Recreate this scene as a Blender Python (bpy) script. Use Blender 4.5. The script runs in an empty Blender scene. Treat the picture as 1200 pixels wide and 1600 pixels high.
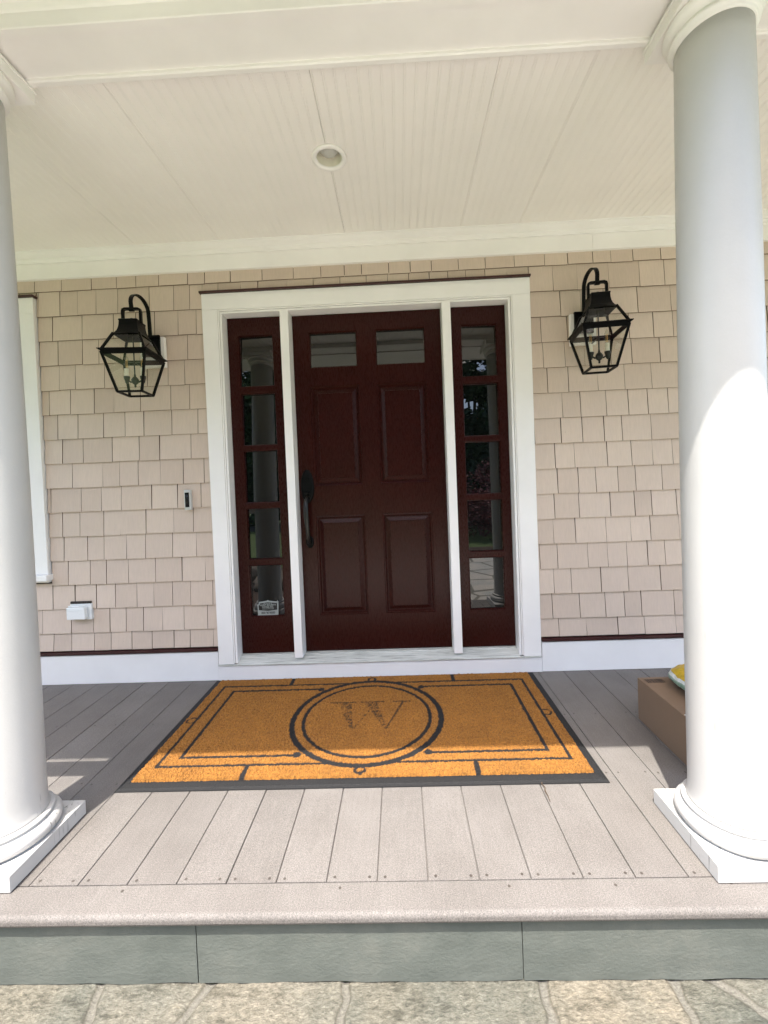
import bpy, bmesh, math, random
from mathutils import Vector, Matrix, noise as mnoise
random.seed(7)
R = math.radians
scene = bpy.context.scene
col = bpy.data.collections.new('scene_objects'); scene.collection.children.link(col)

# ------------------------------------------------------------------ camera
F, PX, PY = 656.42, 606.88, 769.75
ROWS = [[0.9988784646545351, 0.025962447955135463, -0.039595001522612146],
        [-0.03903061897986025, -0.021896455357405614, -0.998998076086651],
        [-0.026803425740896416, 0.9994230818522044, -0.020858567294860544]]
cam = bpy.data.objects.new('camera', bpy.data.cameras.new('camera'))
scene.collection.objects.link(cam); scene.camera = cam
m = Matrix([[ROWS[0][i], -ROWS[1][i], -ROWS[2][i], 0] for i in range(3)] + [[0, 0, 0, 1]])
m.translation = Vector((0, -2.438, 1.1247))
cam.matrix_world = m
cam.data.sensor_fit = 'VERTICAL'; cam.data.sensor_height = 36; cam.data.sensor_width = 27
cam.data.lens = F / 1600 * 36
cam.data.shift_x = -(PX - 600) / 1600; cam.data.shift_y = (PY - 800) / 1600
cam.data.clip_start = 0.02; cam.data.clip_end = 2000
scene.render.resolution_x = 768; scene.render.resolution_y = 1024

# ------------------------------------------------------------------ light
TO_SUN = Vector((-0.28, -1.0, 2.52)).normalized()
el = math.asin(TO_SUN.z); rot = math.atan2(TO_SUN.x, TO_SUN.y)
world = bpy.data.worlds.new("World"); scene.world = world; world.use_nodes = True
nt = world.node_tree; nt.nodes.clear()
sky = nt.nodes.new('ShaderNodeTexSky'); sky.sky_type = 'NISHITA'; sky.sun_disc = False
sky.sun_elevation = el; sky.sun_rotation = rot; sky.dust_density = 3.0; sky.ozone_density = 0.6
bg = nt.nodes.new('ShaderNodeBackground'); bg.inputs['Strength'].default_value = 0.15
wo = nt.nodes.new('ShaderNodeOutputWorld')
nt.links.new(sky.outputs[0], bg.inputs[0]); nt.links.new(bg.outputs[0], wo.inputs[0])
sun = bpy.data.objects.new('sun', bpy.data.lights.new('sun', 'SUN'))
scene.collection.objects.link(sun)
sun.data.energy = 2.1; sun.data.angle = R(0.5); sun.data.color = (1.0, 0.955, 0.89)
sun.rotation_euler = TO_SUN.to_track_quat('Z', 'Y').to_euler(); sun.location = (0, -5, 12)
vs = scene.view_settings
vs.view_transform = 'Standard'; vs.look = 'None'; vs.gamma = 1; vs.exposure = 2.22
vs.use_curve_mapping = False
try:
    scene.cycles.max_bounces = 10; scene.cycles.diffuse_bounces = 7; scene.cycles.transparent_max_bounces = 16
except Exception: pass

# ------------------------------------------------------------------ materials
def new_mat(name):
    mt = bpy.data.materials.new(name); mt.use_nodes = True
    n = mt.node_tree; b = n.nodes['Principled BSDF']
    return mt, n, b
def N(n, t, **k):
    x = n.nodes.new(t)
    for a, v in k.items():
        if a.startswith('i_'): x.inputs[a[2:].replace('_', ' ')].default_value = v
        else: setattr(x, a, v)
    return x
def c4(c): return (c[0], c[1], c[2], 1)
def tex(n, scale, detail=4, rough=.6, stretch=None, coord='Object'):
    tc = N(n, 'ShaderNodeTexCoord'); mp = N(n, 'ShaderNodeMapping')
    n.links.new(tc.outputs[coord], mp.inputs[0])
    if stretch: mp.inputs['Scale'].default_value = stretch
    t = N(n, 'ShaderNodeTexNoise'); t.inputs['Scale'].default_value = scale
    t.inputs['Detail'].default_value = detail; t.inputs['Roughness'].default_value = rough
    n.links.new(mp.outputs[0], t.inputs['Vector'])
    return t
def ramp(n, src, stops):
    r = N(n, 'ShaderNodeValToRGB'); e = r.color_ramp.elements
    while len(e) < len(stops): e.new(.5)
    for i, (p, c) in enumerate(stops): e[i].position = p; e[i].color = c4(c)
    n.links.new(src, r.inputs[0]); return r
def mix(n, fac, a, b, mode='MIX'):
    x = N(n, 'ShaderNodeMix', data_type='RGBA', blend_type=mode)
    for s, v in ((0, fac), (6, a), (7, b)):
        if hasattr(v, 'is_output') or isinstance(v, bpy.types.NodeSocket): n.links.new(v, x.inputs[s])
        else: x.inputs[s].default_value = v if s == 0 else c4(v)
    return x.outputs[2]
def bump(n, b, src, strength, dist=.002, prev=None):
    x = N(n, 'ShaderNodeBump'); x.inputs['Strength'].default_value = strength; x.inputs['Distance'].default_value = dist
    n.links.new(src, x.inputs['Height'])
    if prev: n.links.new(prev.outputs[0], x.inputs['Normal'])
    n.links.new(x.outputs[0], b.inputs['Normal']); return x

def paint(name, c, rough=.45, var=.05, fine=90, grain=None, bs=.15, dirt=None, dirtcut=.66):
    mt, n, b = new_mat(name)
    t = tex(n, 3.0, 5, .6); lo = [x * (1 - var) for x in c]; hi = [min(1, x * (1 + var * .6)) for x in c]
    r = ramp(n, t.outputs[0], [(.3, lo), (.7, hi)])
    out = r.outputs[0]
    if dirt:
        t3 = tex(n, 42, 6, .7); r3 = ramp(n, t3.outputs[0], [(dirtcut, (0, 0, 0)), (dirtcut + .06, (1, 1, 1))])
        out = mix(n, r3.outputs[0], out, dirt)
    n.links.new(out, b.inputs['Base Color'])
    t2 = tex(n, fine, 4, .6, stretch=grain)
    bump(n, b, t2.outputs[0], bs, .0015)
    rr = ramp(n, t2.outputs[0], [(.3, (rough * .85,) * 3), (.7, (min(1, rough * 1.15),) * 3)])
    n.links.new(rr.outputs[0], b.inputs['Roughness'])
    return mt
M = {}
M['trim'] = paint('white_trim_paint', (.90, .87, .85), .42, .05, 60, None, .12)
M['casing'] = paint('white_casing_paint', (.88, .86, .84), .38, .05, 70, (1, 1, .4), .10, (.42, .40, .36), .735)
M['skirt'] = paint('white_skirt_paint', (.86, .85, .84), .35, .05, 40, (.6, 6, 6), .12, (.40, .38, .35), .735)
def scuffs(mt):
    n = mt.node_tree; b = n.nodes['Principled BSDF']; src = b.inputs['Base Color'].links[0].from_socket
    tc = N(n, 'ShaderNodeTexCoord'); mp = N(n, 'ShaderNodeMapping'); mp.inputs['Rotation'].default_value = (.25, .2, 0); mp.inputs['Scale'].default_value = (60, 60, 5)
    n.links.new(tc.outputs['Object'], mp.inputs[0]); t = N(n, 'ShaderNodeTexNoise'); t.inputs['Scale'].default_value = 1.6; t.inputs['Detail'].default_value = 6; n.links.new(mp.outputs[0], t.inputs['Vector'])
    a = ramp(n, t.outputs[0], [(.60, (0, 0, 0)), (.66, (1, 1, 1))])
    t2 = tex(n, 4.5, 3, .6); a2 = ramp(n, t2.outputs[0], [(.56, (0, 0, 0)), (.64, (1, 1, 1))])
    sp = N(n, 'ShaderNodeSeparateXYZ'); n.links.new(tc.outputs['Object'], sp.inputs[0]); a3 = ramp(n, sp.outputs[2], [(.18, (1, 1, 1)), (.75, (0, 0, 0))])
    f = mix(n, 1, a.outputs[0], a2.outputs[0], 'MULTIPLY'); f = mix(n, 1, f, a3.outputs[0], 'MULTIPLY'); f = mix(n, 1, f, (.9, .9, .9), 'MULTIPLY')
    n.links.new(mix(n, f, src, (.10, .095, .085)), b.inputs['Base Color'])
M['ceiling'] = paint('ceiling_paint', (.91, .87, .835), .42, .03, 50, None, .08)
M['column'] = paint('column_paint_sun_dimmed', (.505, .495, .475), .40, .05, 95, None, .28, (.40, .39, .36), .735)  # white paint darkened so the sunlit shaft does not burn out
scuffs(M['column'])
M['maroon'] = paint('maroon_door_paint', (.029, .0052, .0039), .28, .10, 60, (5, 5, .7), .16)
M['maroon'].node_tree.nodes['Principled BSDF'].inputs['Specular IOR Level'].default_value = .19
M['maroon_trim'] = paint('maroon_flashing_paint', (.042, .009, .008), .45, .1, 60)
M['black'] = paint('black_metal', (.0022, .0022, .0024), .45, .2, 120, None, .3); M['black'].node_tree.nodes['Principled BSDF'].inputs['Specular IOR Level'].default_value = .13
M['bronze'] = paint('dark_bronze', (.006, .0055, .0045), .36, .3, 90, None, .3)
M['rubber'] = paint('black_rubber', (.0055, .0055, .006), .75, .25, 220, None, .6)
M['gap'] = paint('dark_gap', (.03, .024, .02), .9)
M['cedar'] = paint('bare_cedar_edge', (.21, .15, .105), .8)
M['screw'] = paint('weathered_screw', (.055, .045, .038), .6)
M['sheath'] = paint('shingle_backing', (.075, .055, .042), .9)
M['plastic'] = paint('white_plastic', (.78, .80, .80), .3, .02)
M['silver'] = paint('satin_nickel', (.60, .61, .60), .35, .03); M['silver'].node_tree.nodes['Principled BSDF'].inputs['Metallic'].default_value = .35
M['glossblack'] = paint('gloss_black', (.006, .006, .008), .12, .02, 60, None, .02)
M['lens'] = paint('camera_lens', (.03, .035, .05), .06)
M['wax'] = paint('ivory_candle_sleeve', (.78, .74, .62), .5)
M['sticker_w'] = paint('sticker_silver', (.30, .33, .32), .4)
M['sticker_k'] = paint('sticker_black', (.004, .004, .005), .4)
M['label'] = paint('paper_label', (.75, .75, .73), .6)
M['roof'] = paint('roof_shingle', (.10, .10, .10), .9)

# wood sill, weathered
mt, n, b = new_mat('weathered_sill'); M['sill'] = mt
t = tex(n, 16, 8, .7, stretch=(.35, 9, 9)); r = ramp(n, t.outputs[0], [(.36, (.22, .22, .205)), (.47, (.50, .51, .47)), (.62, (.66, .66, .62))])
n.links.new(r.outputs[0], b.inputs['Base Color']); b.inputs['Roughness'].default_value = .6; bump(n, b, t.outputs[0], .5, .002)

# shingles: one colour per shingle
mt, n, b = new_mat('painted_cedar_shingles'); M['shingle'] = mt
g = N(n, 'ShaderNodeNewGeometry')
r = ramp(n, g.outputs['Random Per Island'], [(0, (.625, .503, .408)), (.5, (.67, .545, .445)), (1, (.71, .582, .478))])
t = tex(n, 26, 6, .65, stretch=(6, 6, .5)); r2 = ramp(n, t.outputs[0], [(.25, (.86, .86, .86)), (.7, (1, 1, 1))])
o1 = mix(n, .75, r.outputs[0], r2.outputs[0], 'MULTIPLY')
tb = tex(n, 2.2, 5, .6); rb = ramp(n, tb.outputs[0], [(.3, (.93, .93, .95)), (.7, (1.0, 1.0, 1.0))])
o2 = mix(n, 1.0, o1, rb.outputs[0], 'MULTIPLY')
ts = tex(n, 75, 5, .75); rs = ramp(n, ts.outputs[0], [(.70, (0, 0, 0)), (.74, (1, 1, 1))])
o3 = mix(n, rs.outputs[0], o2, (.25, .19, .14))
n.links.new(o3, b.inputs['Base Color']); b.inputs['Roughness'].default_value = .62
bp = bump(n, b, t.outputs[0], .35, .0025); t5 = tex(n, 160, 4, .7); bump(n, b, t5.outputs[0], .25, .001, bp)

# composite decking
mt, n, b = new_mat('composite_decking'); M['deck'] = mt
g = N(n, 'ShaderNodeNewGeometry')
r = ramp(n, g.outputs['Random Per Island'], [(0, (.138, .1265, .1165)), (1, (.158, .146, .135))])
t = tex(n, 330, 3, .8); r2 = ramp(n, t.outputs[0], [(.30, (.42, .42, .42)), (.5, (1, 1, 1)), (.68, (1.6, 1.58, 1.54))])
o1 = mix(n, .9, r.outputs[0], r2.outputs[0], 'MULTIPLY')
tg = tex(n, 30, 6, .7, stretch=(5, .25, 1)); rg = ramp(n, tg.outputs[0], [(.3, (.90, .895, .89)), (.65, (1.05, 1.05, 1.05))]); o1 = mix(n, 1, o1, rg.outputs[0], 'MULTIPLY')
t3 = tex(n, 4, 6, .65); r3 = ramp(n, t3.outputs[0], [(.3, (.85, .84, .83)), (.65, (1.05, 1.05, 1.05))])
o2 = mix(n, 1, o1, r3.outputs[0], 'MULTIPLY')
t4 = tex(n, 55, 6, .8); r4 = ramp(n, t4.outputs[0], [(.71, (0, 0, 0)), (.75, (1, 1, 1))])
o3 = mix(n, r4.outputs[0], o2, (.30, .28, .25))
n.links.new(o3, b.inputs['Base Color']); b.inputs['Roughness'].default_value = .75
bump(n, b, t.outputs[0], .5, .0012)

# bluestone
mt, n, b = new_mat('bluestone'); M['bluestone'] = mt
g = N(n, 'ShaderNodeNewGeometry')
t = tex(n, 5, 8, .65); r = ramp(n, t.outputs[0], [(.3, (.082, .094, .083)), (.55, (.108, .119, .105)), (.75, (.145, .150, .130))])
r1 = ramp(n, g.outputs['Random Per Island'], [(0, (.92, .95, .95)), (1, (1.05, 1.03, 1))])
o = mix(n, 1, r.outputs[0], r1.outputs[0], 'MULTIPLY')
n.links.new(o, b.inputs['Base Color']); b.inputs['Roughness'].default_value = .8
t2 = tex(n, 120, 6, .58, stretch=(.85, 1, 1.1)); bump(n, b, t2.outputs[0], .5, .0032)

# flagstones (attribute 'joint')
def flag_mat(name, use_attr):
    mt, n, b = new_mat(name)
    t = tex(n, 95, 8, .75, stretch=(.75, 1.6, 1)); r = ramp(n, t.outputs[0], [(.30, (.12, .122, .108)), (.45, (.29, .285, .255)), (.56, (.40, .39, .355)), (.72, (.66, .65, .61))])
    t1 = tex(n, 2.6, 4, .6); r1 = ramp(n, t1.outputs[0], [(.35, (.78, .82, .80)), (.6, (1.05, 1.0, .92))])
    o = mix(n, 1, r.outputs[0], r1.outputs[0], 'MULTIPLY')
    if use_attr:
        a2 = N(n, 'ShaderNodeAttribute', attribute_name='tone'); r2 = ramp(n, a2.outputs['Fac'], [(0, (.40, .42, .39)), (.35, (.53, .52, .47)), (.7, (.62, .595, .54)), (1, (.66, .615, .54))])
        o = mix(n, 1, o, r2.outputs[0], 'MULTIPLY')
        tv = tex(n, 22, 7, .7, stretch=(.6, 1.6, 1)); rv = ramp(n, tv.outputs[0], [(.36, (.50, .50, .47)), (.47, (1, 1, 1)), (.60, (1, 1, 1)), (.70, (1.35, 1.3, 1.2))]); o = mix(n, .85, o, rv.outputs[0], 'MULTIPLY')
    tm = tex(n, 160, 4, .7); rm = ramp(n, tm.outputs[0], [(.3, (.15, .14, .115)), (.7, (.26, .245, .20))])
    if use_attr:
        at = N(n, 'ShaderNodeAttribute', attribute_name='joint'); fac = at.outputs['Fac']
    else:
        tc = N(n, 'ShaderNodeTexCoord'); vo = N(n, 'ShaderNodeTexVoronoi', feature='DISTANCE_TO_EDGE'); vo.inputs['Scale'].default_value = 2.0
        n.links.new(tc.outputs['Object'], vo.inputs['Vector'])
        fac = ramp(n, vo.outputs['Distance'], [(.03, (1, 1, 1)), (.05, (0, 0, 0))]).outputs[0]
    o = mix(n, fac, o, rm.outputs[0])
    if use_attr: rk = ramp(n, fac, [(0, (1, 1, 1)), (.30, (.50, .48, .44)), (.75, (1, 1, 1))]); o = mix(n, .8, o, rk.outputs[0], 'MULTIPLY')
    n.links.new(o, b.inputs['Base Color']); b.inputs['Roughness'].default_value = .85
    bump(n, b, t.outputs[0], 1.0, .011)
    return mt
M['flag'] = flag_mat('flagstone', True); M['flag_bounce'] = flag_mat('flagstone_bounce', False)
for nd in M['flag_bounce'].node_tree.nodes:
    if nd.type == 'VALTORGB' and len(nd.color_ramp.elements) == 4:
        for e_, c_ in zip(nd.color_ramp.elements, (.44, .54, .62, .70)): e_.color = (c_, c_*.975, c_*.92, 1)  # stone colours raised so the terrace bounces more light to the porch ceiling

# coir, colour attribute 'ink'
mt, n, b = new_mat('coir_pile'); M['coir'] = mt
at = N(n, 'ShaderNodeAttribute', attribute_name='ink')
t = tex(n, 420, 4, .8); r = ramp(n, t.outputs[0], [(.30, (.120, .045, .005)), (.5, (.295, .124, .017)), (.70, (.50, .25, .050))])
t1 = tex(n, 7, 5, .7); r1 = ramp(n, t1.outputs[0], [(.3, (.82, .80, .78)), (.7, (1.05, 1.03, 1.0))])
o = mix(n, 1, r.outputs[0], r1.outputs[0], 'MULTIPLY')
tq = tex(n, 130, 3, .7, stretch=(1, .6, 1)); rq = ramp(n, tq.outputs[0], [(.32, (.62, .60, .58)), (.5, (1, 1, 1)), (.7, (1.18, 1.15, 1.1))]); o = mix(n, 1, o, rq.outputs[0], 'MULTIPLY')
o = mix(n, at.outputs['Fac'], o, (.0065, .006, .0065))
n.links.new(o, b.inputs['Base Color']); b.inputs['Roughness'].default_value = .9
bump(n, b, t.outputs[0], .9, .004)

# cardboard
M['card'] = paint('cardboard', (.185, .122, .078), .75, .07, 130, (.3, 6, 6), .2)
M['ink'] = paint('printed_ink', (.05, .035, .03), .7)

# glass for doors/sidelights : dark room behind the pane, mirror-like front
mt, n, b = new_mat('dark_window_glass'); M['pane'] = mt
b.inputs['Base Color'].default_value = (.004, .005, .005, 1); b.inputs['Roughness'].default_value = .0
b.inputs['IOR'].default_value = 1.70
t = tex(n, 2.2, 2, .4); bump(n, b, t.outputs[0], .035, .004)
# clear lantern glass
mt = bpy.data.materials.new('clear_lantern_glass'); mt.use_nodes = True; n = mt.node_tree; n.nodes.clear(); M['clear'] = mt
tr = N(n, 'ShaderNodeBsdfTransparent'); tr.inputs[0].default_value = (.95, .955, .93, 1)
gl = N(n, 'ShaderNodeBsdfGlossy'); gl.inputs['Roughness'].default_value = .02
lw = N(n, 'ShaderNodeLayerWeight'); lw.inputs[0].default_value = .5
pw = N(n, 'ShaderNodeMath', operation='POWER'); pw.inputs[1].default_value = 4.5; n.links.new(lw.outputs['Facing'], pw.inputs[0])
fr = N(n, 'ShaderNodeMath', operation='MULTIPLY_ADD'); fr.inputs[1].default_value = .7; fr.inputs[2].default_value = .05; n.links.new(pw.outputs[0], fr.inputs[0])
ms = N(n, 'ShaderNodeMixShader'); oo = N(n, 'ShaderNodeOutputMaterial')
n.links.new(fr.outputs[0], ms.inputs[0]); n.links.new(tr.outputs[0], ms.inputs[1]); n.links.new(gl.outputs[0], ms.inputs[2]); n.links.new(ms.outputs[0], oo.inputs[0])
mt, n, b = new_mat('warm_filament'); M['filament'] = mt
b.inputs['Base Color'].default_value = (.75, .42, .12, 1); b.inputs['Roughness'].default_value = .3
mt, n, b = new_mat('frosted_bulb_glass'); M['frost'] = mt
b.inputs['Base Color'].default_value = (.52, .52, .48, 1); b.inputs['Roughness'].default_value = .25

# greenery
def leaf_mat(name, a, c):
    mt, n, b = new_mat(name); g = N(n, 'ShaderNodeNewGeometry')
    r = ramp(n, g.outputs['Random Per Island'], [(0, a), (1, c)])
    n.links.new(r.outputs[0], b.inputs['Base Color']); b.inputs['Roughness'].default_value = .55
    return mt
M['leaf'] = leaf_mat('green_leaves', (.020, .055, .012), (.07, .15, .03))
M['needle'] = leaf_mat('evergreen_leaves', (.010, .030, .012), (.03, .07, .022))
M['redleaf'] = leaf_mat('red_maple_leaves', (.10, .018, .025), (.26, .07, .08))
M['bark'] = paint('bark', (.10, .075, .055), .9, .3, 30, None, .6)
mt, n, b = new_mat('lawn_grass'); M['lawn'] = mt
t = tex(n, 40, 8, .8); r = ramp(n, t.outputs[0], [(.3, (.07, .115, .03)), (.7, (.13, .18, .06))])
n.links.new(r.outputs[0], b.inputs['Base Color']); b.inputs['Roughness'].default_value = .9; bump(n, b, t.outputs[0], .8, .03)
mt, n, b = new_mat('asphalt'); M['asphalt'] = mt
t = tex(n, 200, 4, .8); r = ramp(n, t.outputs[0], [(.3, (.05, .05, .05)), (.7, (.11, .11, .105))])
n.links.new(r.outputs[0], b.inputs['Base Color']); b.inputs['Roughness'].default_value = .9
M['mulch'] = paint('mulch', (.075, .045, .03), .95, .5, 60, None, .9)

# bag plastic: yellow above the seam, pale green print below, white stripe between
mt, n, b = new_mat('printed_plastic_bag'); M['bag'] = mt
at = N(n, 'ShaderNodeAttribute', attribute_name='band')
r = ramp(n, at.outputs['Fac'], [(0, (.20, .30, .23)), (.52, (.24, .34, .27)), (.56, (.60, .62, .62)), (.62, (.55, .60, .66)), (.64, (.45, .30, .015))])
r.color_ramp.interpolation = 'CONSTANT'
t = tex(n, 60, 4, .7); r1 = ramp(n, t.outputs[0], [(.35, (.55, .6, .55)), (.6, (1.1, 1.1, 1.1))])
o = mix(n, .6, r.outputs[0], r1.outputs[0], 'MULTIPLY')
n.links.new(o, b.inputs['Base Color']); b.inputs['Roughness'].default_value = .28
t2 = tex(n, 22, 4, .6); bump(n, b, t2.outputs[0], .8, .01)

# ------------------------------------------------------------------ geometry helpers
def link(name, bm, mat, parent=None, smooth=False, bevel=0, seg=2):
    me = bpy.data.meshes.new(name)
    bmesh.ops.recalc_face_normals(bm, faces=bm.faces[:])
    bm.to_mesh(me); bm.free()
    me.materials.append(M[mat] if isinstance(mat, str) else mat)
    if smooth:
        for p in me.polygons: p.use_smooth = True
    o = bpy.data.objects.new(name, me); col.objects.link(o)
    if parent: o.parent = parent
    if bevel:
        md = o.modifiers.new('bevel', 'BEVEL'); md.width = bevel; md.segments = seg; md.limit_method = 'ANGLE'; md.angle_limit = R(40)
        md.harden_normals = False
    return o
def tag(o, label, cat, group=None, kind=None):
    if label: o['label'] = label
    if cat: o['category'] = cat
    if group: o['group'] = group
    if kind: o['kind'] = kind
    return o
def thing(name, loc, label, cat, group=None):
    o = bpy.data.objects.new(name, None); o.empty_display_size = .1; col.objects.link(o); o.location = loc
    return tag(o, label, cat, group)
def box(bm, x0, x1, y0, y1, z0, z1):
    v = [bm.verts.new(p) for p in ((x0,y0,z0),(x1,y0,z0),(x1,y1,z0),(x0,y1,z0),(x0,y0,z1),(x1,y0,z1),(x1,y1,z1),(x0,y1,z1))]
    for f in ((0,1,2,3),(4,7,6,5),(0,4,5,1),(1,5,6,2),(2,6,7,3),(3,7,4,0)): bm.faces.new([v[i] for i in f])
    return v
def B(*boxes):
    bm = bmesh.new()
    for b_ in boxes: box(bm, *b_)
    return bm
def extrude_x(prof, x0, x1, bm=None):        # prof list of (y,z) closed
    bm = bm or bmesh.new()
    a = [bm.verts.new((x0, y, z)) for y, z in prof]; c = [bm.verts.new((x1, y, z)) for y, z in prof]
    k = len(prof)
    for i in range(k): bm.faces.new((a[i], a[(i+1) % k], c[(i+1) % k], c[i]))
    bm.faces.new(a[::-1]); bm.faces.new(c)
    return bm
def extrude_y(prof, y0, y1, bm=None):        # prof list of (x,z) closed
    bm = bm or bmesh.new()
    a = [bm.verts.new((x, y0, z)) for x, z in prof]; c = [bm.verts.new((x, y1, z)) for x, z in prof]
    k = len(prof)
    for i in range(k): bm.faces.new((a[i], a[(i+1) % k], c[(i+1) % k], c[i]))
    bm.faces.new(a[::-1]); bm.faces.new(c)
    return bm
def lathe(prof, cx, cy, seg=96, bm=None, caps=True):       # prof (r,z)
    bm = bm or bmesh.new(); rings = []
    for r_, z in prof:
        rings.append([bm.verts.new((cx + r_ * math.cos(2*math.pi*i/seg), cy + r_ * math.sin(2*math.pi*i/seg), z)) for i in range(seg)])
    for a, c in zip(rings, rings[1:]):
        for i in range(seg): bm.faces.new((a[i], a[(i+1) % seg], c[(i+1) % seg], c[i]))
    if caps: bm.faces.new(rings[0][::-1]); bm.faces.new(rings[-1])
    return bm
def tube(pts, rad, seg=10, bm=None, flat=None):   # round tube, or flat strap when flat=(w,h)
    bm = bm or bmesh.new(); P = [Vector(p) for p in pts]; rings = []; prevn = None
    for i, p in enumerate(P):
        d = (P[min(i+1, len(P)-1)] - P[max(i-1, 0)]).normalized()
        if prevn is None:
            up = Vector((1, 0, 0)) if abs(d.x) < .9 else Vector((0, 1, 0))
            nn = (up - d * up.dot(d)).normalized()
        else: nn = (prevn - d * prevn.dot(d)).normalized()
        prevn = nn; bb = d.cross(nn)
        rr = rad[i] if isinstance(rad, (list, tuple)) else rad
        if flat: ring = [p + nn * (sx * flat[0]/2) + bb * (sy * flat[1]/2) for sx, sy in ((-1,-1),(1,-1),(1,1),(-1,1))]
        else: ring = [p + (nn * math.cos(2*math.pi*k/seg) + bb * math.sin(2*math.pi*k/seg)) * rr for k in range(seg)]
        rings.append([bm.verts.new(v) for v in ring])
    k = len(rings[0])
    for a, c in zip(rings, rings[1:]):
        for i in range(k): bm.faces.new((a[i], a[(i+1) % k], c[(i+1) % k], c[i]))
    bm.faces.new(rings[0][::-1]); bm.faces.new(rings[-1])
    return bm
def bar(a, c, w, bm=None):
    return tube([a, c], w, bm=bm, flat=(w, w))
def ring_rect(bm, A, ya, C, yc):     # rect A (x0,x1,z0,z1) at depth ya joined to rect C at depth yc
    a = [bm.verts.new(p) for p in ((A[0],ya,A[2]),(A[1],ya,A[2]),(A[1],ya,A[3]),(A[0],ya,A[3]))]
    c = [bm.verts.new(p) for p in ((C[0],yc,C[2]),(C[1],yc,C[2]),(C[1],yc,C[3]),(C[0],yc,C[3]))]
    for i in range(4): bm.faces.new((a[i], a[(i+1) % 4], c[(i+1) % 4], c[i]))
def rect_in(A, d): return (A[0]+d, A[1]-d, A[2]+d, A[3]-d)
def fill_rect(bm, A, y):
    bm.faces.new([bm.verts.new(p) for p in ((A[0],y,A[2]),(A[1],y,A[2]),(A[1],y,A[3]),(A[0],y,A[3]))])
def frame_with_holes(A, holes, yf, yb):
    """solid slab face with rectangular openings, front at yf, back at yb"""
    bm = bmesh.new()
    xs = sorted({A[0], A[1]} | {h[i] for h in holes for i in (0, 1)}); zs = sorted({A[2], A[3]} | {h[i] for h in holes for i in (2, 3)})
    V = {}
    def v(x, z):
        if (x, z) not in V: V[(x, z)] = bm.verts.new((x, yf, z))
        return V[(x, z)]
    for i in range(len(xs)-1):
        for j in range(len(zs)-1):
            cx, cz = (xs[i]+xs[i+1])/2, (zs[j]+zs[j+1])/2
            if any(h[0] < cx < h[1] and h[2] < cz < h[3] for h in holes): continue
            bm.faces.new((v(xs[i], zs[j]), v(xs[i+1], zs[j]), v(xs[i+1], zs[j+1]), v(xs[i], zs[j+1])))
    ring_rect(bm, A, yf, A, yb); fill_rect(bm, A, yb)
    for h in holes: ring_rect(bm, h, yf, h, yf + (yb - yf) * .6)
    bmesh.ops.remove_doubles(bm, verts=bm.verts[:], dist=1e-5)
    return bm
def text_mesh(body, size, mat, parent, loc, rot=(R(90), 0, 0), bold=0.0, name='lettering', sx=1):
    cu = bpy.data.curves.new(name, 'FONT'); cu.body = body; cu.size = size; cu.align_x = 'CENTER'; cu.align_y = 'CENTER'; cu.offset = bold; cu.extrude = .0002
    o = bpy.data.objects.new(name, cu); col.objects.link(o)
    dg = bpy.context.evaluated_depsgraph_get(); me = bpy.data.meshes.new_from_object(o.evaluated_get(dg))
    bpy.data.objects.remove(o); bpy.data.curves.remove(cu)
    me.materials.clear(); me.materials.append(M[mat]); o = bpy.data.objects.new(name, me); col.objects.link(o)
    o.rotation_euler = rot; o.location = loc; o.scale = (sx, 1, 1)
    if parent: o.parent = parent
    return o

XL, XR = -3.7, 3.7

# ================================================================== SETTING
bm = bmesh.new(); box(bm, -400, 400, -400, 400, -.9, -.235)
tag(link('ground', bm, 'lawn'), 'green lawn stretching out in front of the porch', 'ground', kind='structure')
bm = B((-60, 60, -17.5, -14.5, -.3, -.228))
tag(link('driveway', bm, 'asphalt'), 'grey driveway crossing the lawn', 'driveway', kind='structure')
bm = B((-1.62, 4.5, -5.2, -1.80, -.3, -.212))
tag(link('stone_terrace', bm, 'flag_bounce'), 'wide flagstone terrace in front of the porch, paled to bounce light onto the ceiling', 'path', kind='structure')
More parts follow.
